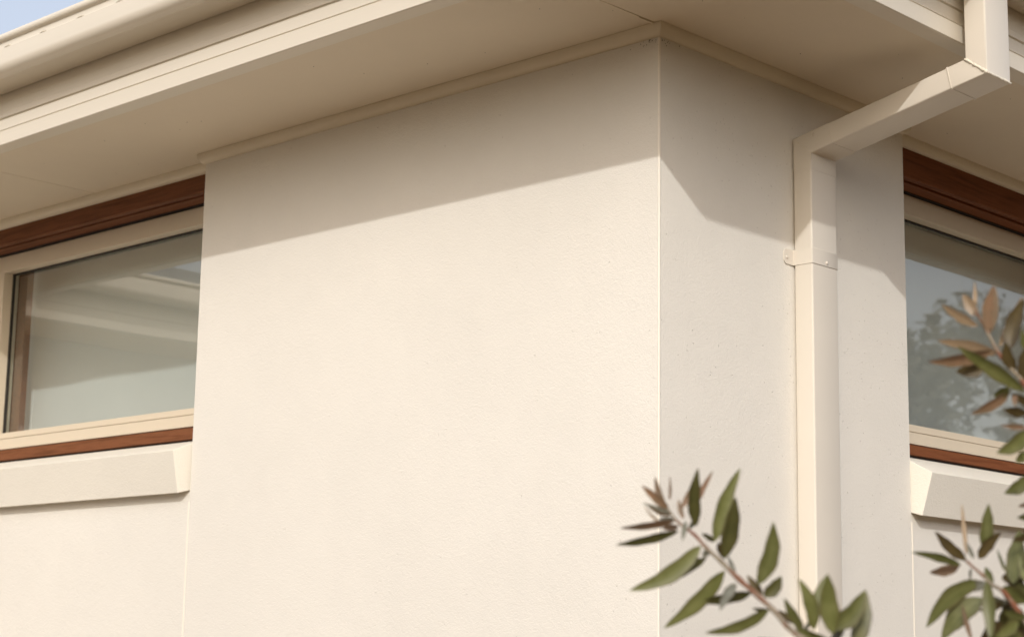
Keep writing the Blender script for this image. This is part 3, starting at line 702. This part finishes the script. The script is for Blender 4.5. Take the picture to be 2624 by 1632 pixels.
def leaf_vf(a, b, w, bend, roll, fold, droop):
    a = Vector(a); b = Vector(b); ax = b - a; L = ax.length; ax.normalize()
    tocam = (Vector((1.6, -2.0, 1.1)) - a).normalized()      # blades open towards the light and the clearing
    nrm = (tocam - ax * tocam.dot(ax)).normalized(); side = ax.cross(nrm)
    side, nrm = side * math.cos(roll) + nrm * math.sin(roll), nrm * math.cos(roll) - side * math.sin(roll)
    V, U, F = [], [], []; n = 11
    for i in range(n + 1):
        t = i / n
        wid = w / 2 * (math.sin(math.pi * min(1, t ** .8 * 1.0)) ** .75) * (1 - .12 * t) if 0 < t < 1 else 0.0
        wid = max(wid * (1 + .07 * math.sin(t * 17 + bend * 90 + w * 3000)), w * .05 * (1 - t))
        p = a.lerp(b, t) - side * (bend * .7 * L * math.sin(math.pi * t)) + nrm * (droop * L * math.sin(math.pi * t))
        for q, u in enumerate((-1, -.5, 0, .5, 1)):
            V.append(tuple(p + side * (wid * u) + nrm * (fold * wid * abs(u)))); U.append((.5 + u / 2, t))
    for i in range(n):
        for q in range(4): k = i * 5 + q; F.append((k, k + 1, k + 6, k + 5))
    return V, F, U
shrub = empty('shrub', (1.55, -.62, 0), 'leafy shrub with narrow green and reddish leaves in front of the downpipe side', 'shrub')
random.seed(5)
for st, leaves in FOLIAGE:
    pts = [Vector(p) for p in st]
    last = pts[-1]; root = Vector((1.55, -.62, 0)) + Vector((random.uniform(-.05, .05), random.uniform(-.05, .05), 0))
    for k in range(1, 6):
        t = k / 5; pts.append(last.lerp(root, t) + Vector((.05, .03, 0)) * math.sin(math.pi * t))
    nn = len(pts)
    rad = [.0011 + .0007 * min(i, 5) / 2 + max(0, i - 8) * .0008 for i in range(nn)]
    # subdivide for smooth bends
    P2, R2 = [], []
    for i in range(nn - 1):
        for q in range(3):
            t = q / 3
            p0, p1, p2, p3 = pts[max(i - 1, 0)], pts[i], pts[i + 1], pts[min(i + 2, nn - 1)]
            P2.append(.5 * ((2 * p1) + (p2 - p0) * t + (2 * p0 - 5 * p1 + 4 * p2 - p3) * t * t + (3 * p1 - p0 - 3 * p2 + p3) * t ** 3))
            R2.append(rad[i] * (1 + .22 * (q == 0)) + (rad[i + 1] - rad[i]) * t)
    P2.append(pts[-1]); R2.append(rad[-1])
    br_ = link('branch', *tube_vf(P2, R2, 7), M_stem, shrub, smooth=180)
    allv = list(leaves)
    # more leaves lower down the stem, out of the picture
    for i in range(len(st), nn - 1):
        for q in range(16):
            p = pts[i].lerp(pts[i + 1], q / 16)
            if p.z > 1.32 or p.z < .3: continue
            d = Vector((random.gauss(0, 1), random.gauss(0, 1), random.uniform(.2, 1.3))).normalized() * random.uniform(.05, .095)
            allv.append((tuple(p), tuple(p + d), random.uniform(.010, .015), random.choice(['green', 'green', 'dark', 'brown']), random.uniform(-.08, .08)))
    for a, b, w, kind, bend in allv:
        thin = w < .0045
        roll = random.uniform(-.35, .35) if not thin else random.uniform(.1, .3)
        V, F, U = leaf_vf(a, b, w / math.cos(roll) * (1.22 if kind != 'silver' else .8), bend, roll, random.uniform(.12, .4), random.uniform(-.06, .05))
        link('leaf', V, F, LEAF[kind], br_, smooth=180, uvs=U)

# lower side shoots that fill the bush out below the picture
for k in range(26):
    a = 6.283 * k / 26 + random.uniform(-.2, .2); z0 = random.uniform(.05, .5); reach = random.uniform(.25, .6); top = random.uniform(.75, 1.30)
    base = Vector((1.55, -.62, z0 * .3)); tip = Vector((1.55 + math.cos(a) * reach * .8, -.62 + math.sin(a) * reach * .8, top))
    pts = [base.lerp(tip, i / 9) + Vector((math.cos(a), math.sin(a), 0)) * .12 * math.sin(math.pi * i / 9) + Vector((random.gauss(0, .006), random.gauss(0, .006), 0)) for i in range(10)]
    br_ = link('branch', *tube_vf(pts, [.0075 - .0006 * i for i in range(10)], 7), M_stem, shrub, smooth=180)
    mesh_pool = None
    for q in range(22):
        t = random.uniform(.3, 1) * 8.99; i = int(t); p = pts[i].lerp(pts[i + 1], t - i)
        d = Vector((random.gauss(0, 1) + math.cos(a), random.gauss(0, 1) + math.sin(a), random.uniform(.0, 1.2))).normalized() * random.uniform(.055, .09)
        if p.z + d.z > 1.37: continue
        V, F, U = leaf_vf(tuple(p), tuple(p + d), random.uniform(.010, .016), random.uniform(-.08, .08), random.uniform(-.8, .8), .25, .0)
        link('leaf', V, F, LEAF[random.choice(['green', 'green', 'dark', 'brown'])], br_, smooth=180, uvs=U)

# ------------------------------------------------------------------ trees across the garden, seen in the right-hand glass
M_treeleaf = leaf_mat('gum_leaf', (0.055, 0.055, 0.038), (0.095, 0.09, 0.065), (0.07, 0.06, 0.04), .2)
def tree(loc, h, spread, label, seed):
    rnd = random.Random(seed); base = Vector(loc)
    root = empty('tree', loc, label, 'tree', 'trees across the garden reflected in the glass')
    tips = []
    parts = []
    tp = [base + Vector((0, 0, -.1)), base + Vector((rnd.uniform(-.1, .1), 0, h * .2)), base + Vector((rnd.uniform(-.2, .2), rnd.uniform(-.2, .2), h * .45)), base + Vector((rnd.uniform(-.3, .3), rnd.uniform(-.3, .3), h * .8))]
    parts.append(tube_vf(tp, [h * .022, h * .018, h * .013, h * .004], 8))
    for k in range(19):
        t = rnd.uniform(.14, 1); i = min(2, int(t * 3)); s = tp[i].lerp(tp[i + 1], t * 3 - i) if t < 1 else tp[3]
        a = rnd.uniform(0, 6.28); L = spread * rnd.uniform(.5, 1) * (1.15 - .5 * t)
        e = s + Vector((math.cos(a) * L, math.sin(a) * L, rnd.uniform(.25, .9) * L + .1))
        m1 = s.lerp(e, .5) + Vector((0, 0, -.08 * L)); parts.append(tube_vf([s, m1, e], [h * .008, h * .005, h * .002], 6)); tips += [e, m1.lerp(e, .5), s.lerp(e, .85)]
    link('trunk', *merge(parts), M_bark, root, smooth=180)
    V, F, U = [], [], []
    for c in tips:
        R = spread * rnd.uniform(.16, .34)
        for q in range(170):
            d = Vector((rnd.gauss(0, 1), rnd.gauss(0, 1), rnd.gauss(0, .8))); d = d.normalized() * R * rnd.random() ** .45
            p = c + d; ax = Vector((rnd.gauss(0, 1), rnd.gauss(0, 1), rnd.gauss(-.6, .8))).normalized(); sd = ax.orthogonal().normalized()
            l, w = rnd.uniform(.12, .24), rnd.uniform(.035, .065); k = len(V)
            V += [tuple(p), tuple(p + ax * l * .5 + sd * w), tuple(p + ax * l), tuple(p + ax * l * .5 - sd * w)]; F.append((k, k + 1, k + 2, k + 3)); U += [(.5, 0), (.5, .5), (.5, 1), (.5, .5)]
    o = link('crown', V, F, M_treeleaf, root, uvs=U); return root
for i, (x, y, h, sp, lab) in enumerate((
        (6.0, 10.5, 4.7, 1.9, 'shorter bushy gum tree nearest the house side'), (8.6, 13.2, 5.6, 2.2, 'taller loose gum tree behind the shorter one'),
        (4.8, 13.6, 5.4, 1.9, 'slender gum tree standing furthest left of the row'), (11.5, 14.0, 5.6, 2.4, 'wide gum tree at the far right of the row'), (7.2, 16.5, 6.0, 2.6, 'tall gum tree at the back of the row'))):
    tree((x, y, 0), h, sp, lab, 40 + i)

# clipped hedge added out of view to block low sky light and darken the eaves
def sky_block_hedge(a, c, h, label, seed):
    rnd = random.Random(seed); a = Vector((*a, 0)); c = Vector((*c, 0)); ax = (c - a).normalized(); sd = Vector((-ax.y, ax.x, 0)); L = (c - a).length
    root = empty('sky_block_hedge', (a + c) / 2, label, 'sky_block_hedge')
    n = int(L / .35); prof = [(-.5, 0), (-.6, .3 * h), (-.55, .85 * h), (-.3, h), (.3, h), (.55, .85 * h), (.6, .3 * h), (.5, 0)]; V, F = [], []
    for i in range(n + 1):
        for (q, z) in prof:
            p = a + ax * (L * i / n); nz = noise.noise(Vector((p.x * .8, p.y * .8, z * 1.1 + seed)))
            p = p + sd * (q * (1 + .35 * nz)); V.append((p.x, p.y, z * (1 + .10 * nz)))
    m_ = len(prof)
    for i in range(n):
        for q in range(m_ - 1): k = i * m_ + q; F.append((k, k + 1, k + m_ + 1, k + m_))
    F += [tuple(range(m_)), tuple(range(n * m_, (n + 1) * m_))]
    link('inner_mass', V, F, LEAF['brown'], root, smooth=180)
    W_, G_, U_ = [], [], []
    for k in range(int(L * h * 45)):
        i = rnd.randrange(n); q = rnd.randrange(m_ - 1); u, v = rnd.random(), rnd.random()
        v0, v1, v2, v3 = (Vector(V[i * m_ + q]), Vector(V[i * m_ + q + 1]), Vector(V[(i + 1) * m_ + q + 1]), Vector(V[(i + 1) * m_ + q]))
        p = v0.lerp(v1, u).lerp(v3.lerp(v2, u), v) + Vector((rnd.gauss(0, .05), rnd.gauss(0, .05), rnd.gauss(0, .05)))
        x = Vector((rnd.gauss(0, 1), rnd.gauss(0, 1), rnd.gauss(0, 1))).normalized(); y = x.orthogonal().normalized(); l, w = rnd.uniform(.09, .17), rnd.uniform(.03, .05); j = len(W_)
        W_ += [tuple(p), tuple(p + x * l * .5 + y * w), tuple(p + x * l), tuple(p + x * l * .5 - y * w)]; G_.append((j, j + 1, j + 2, j + 3)); U_ += [(.5, 0), (.5, .5), (.5, 1), (.5, .5)]
    link('foliage', W_, G_, M_treeleaf, root, uvs=U_)['kind'] = 'stuff'
sky_block_hedge((-1.5, -10.8), (10.6, -10.8), 3.5, 'added unseen hedging that blocks low sky light from the long house wall', 3)
sky_block_hedge((10.8, -10.2), (10.8, 9.5), 3.5, 'added unseen hedging that blocks low sky light from the downpipe side', 8)
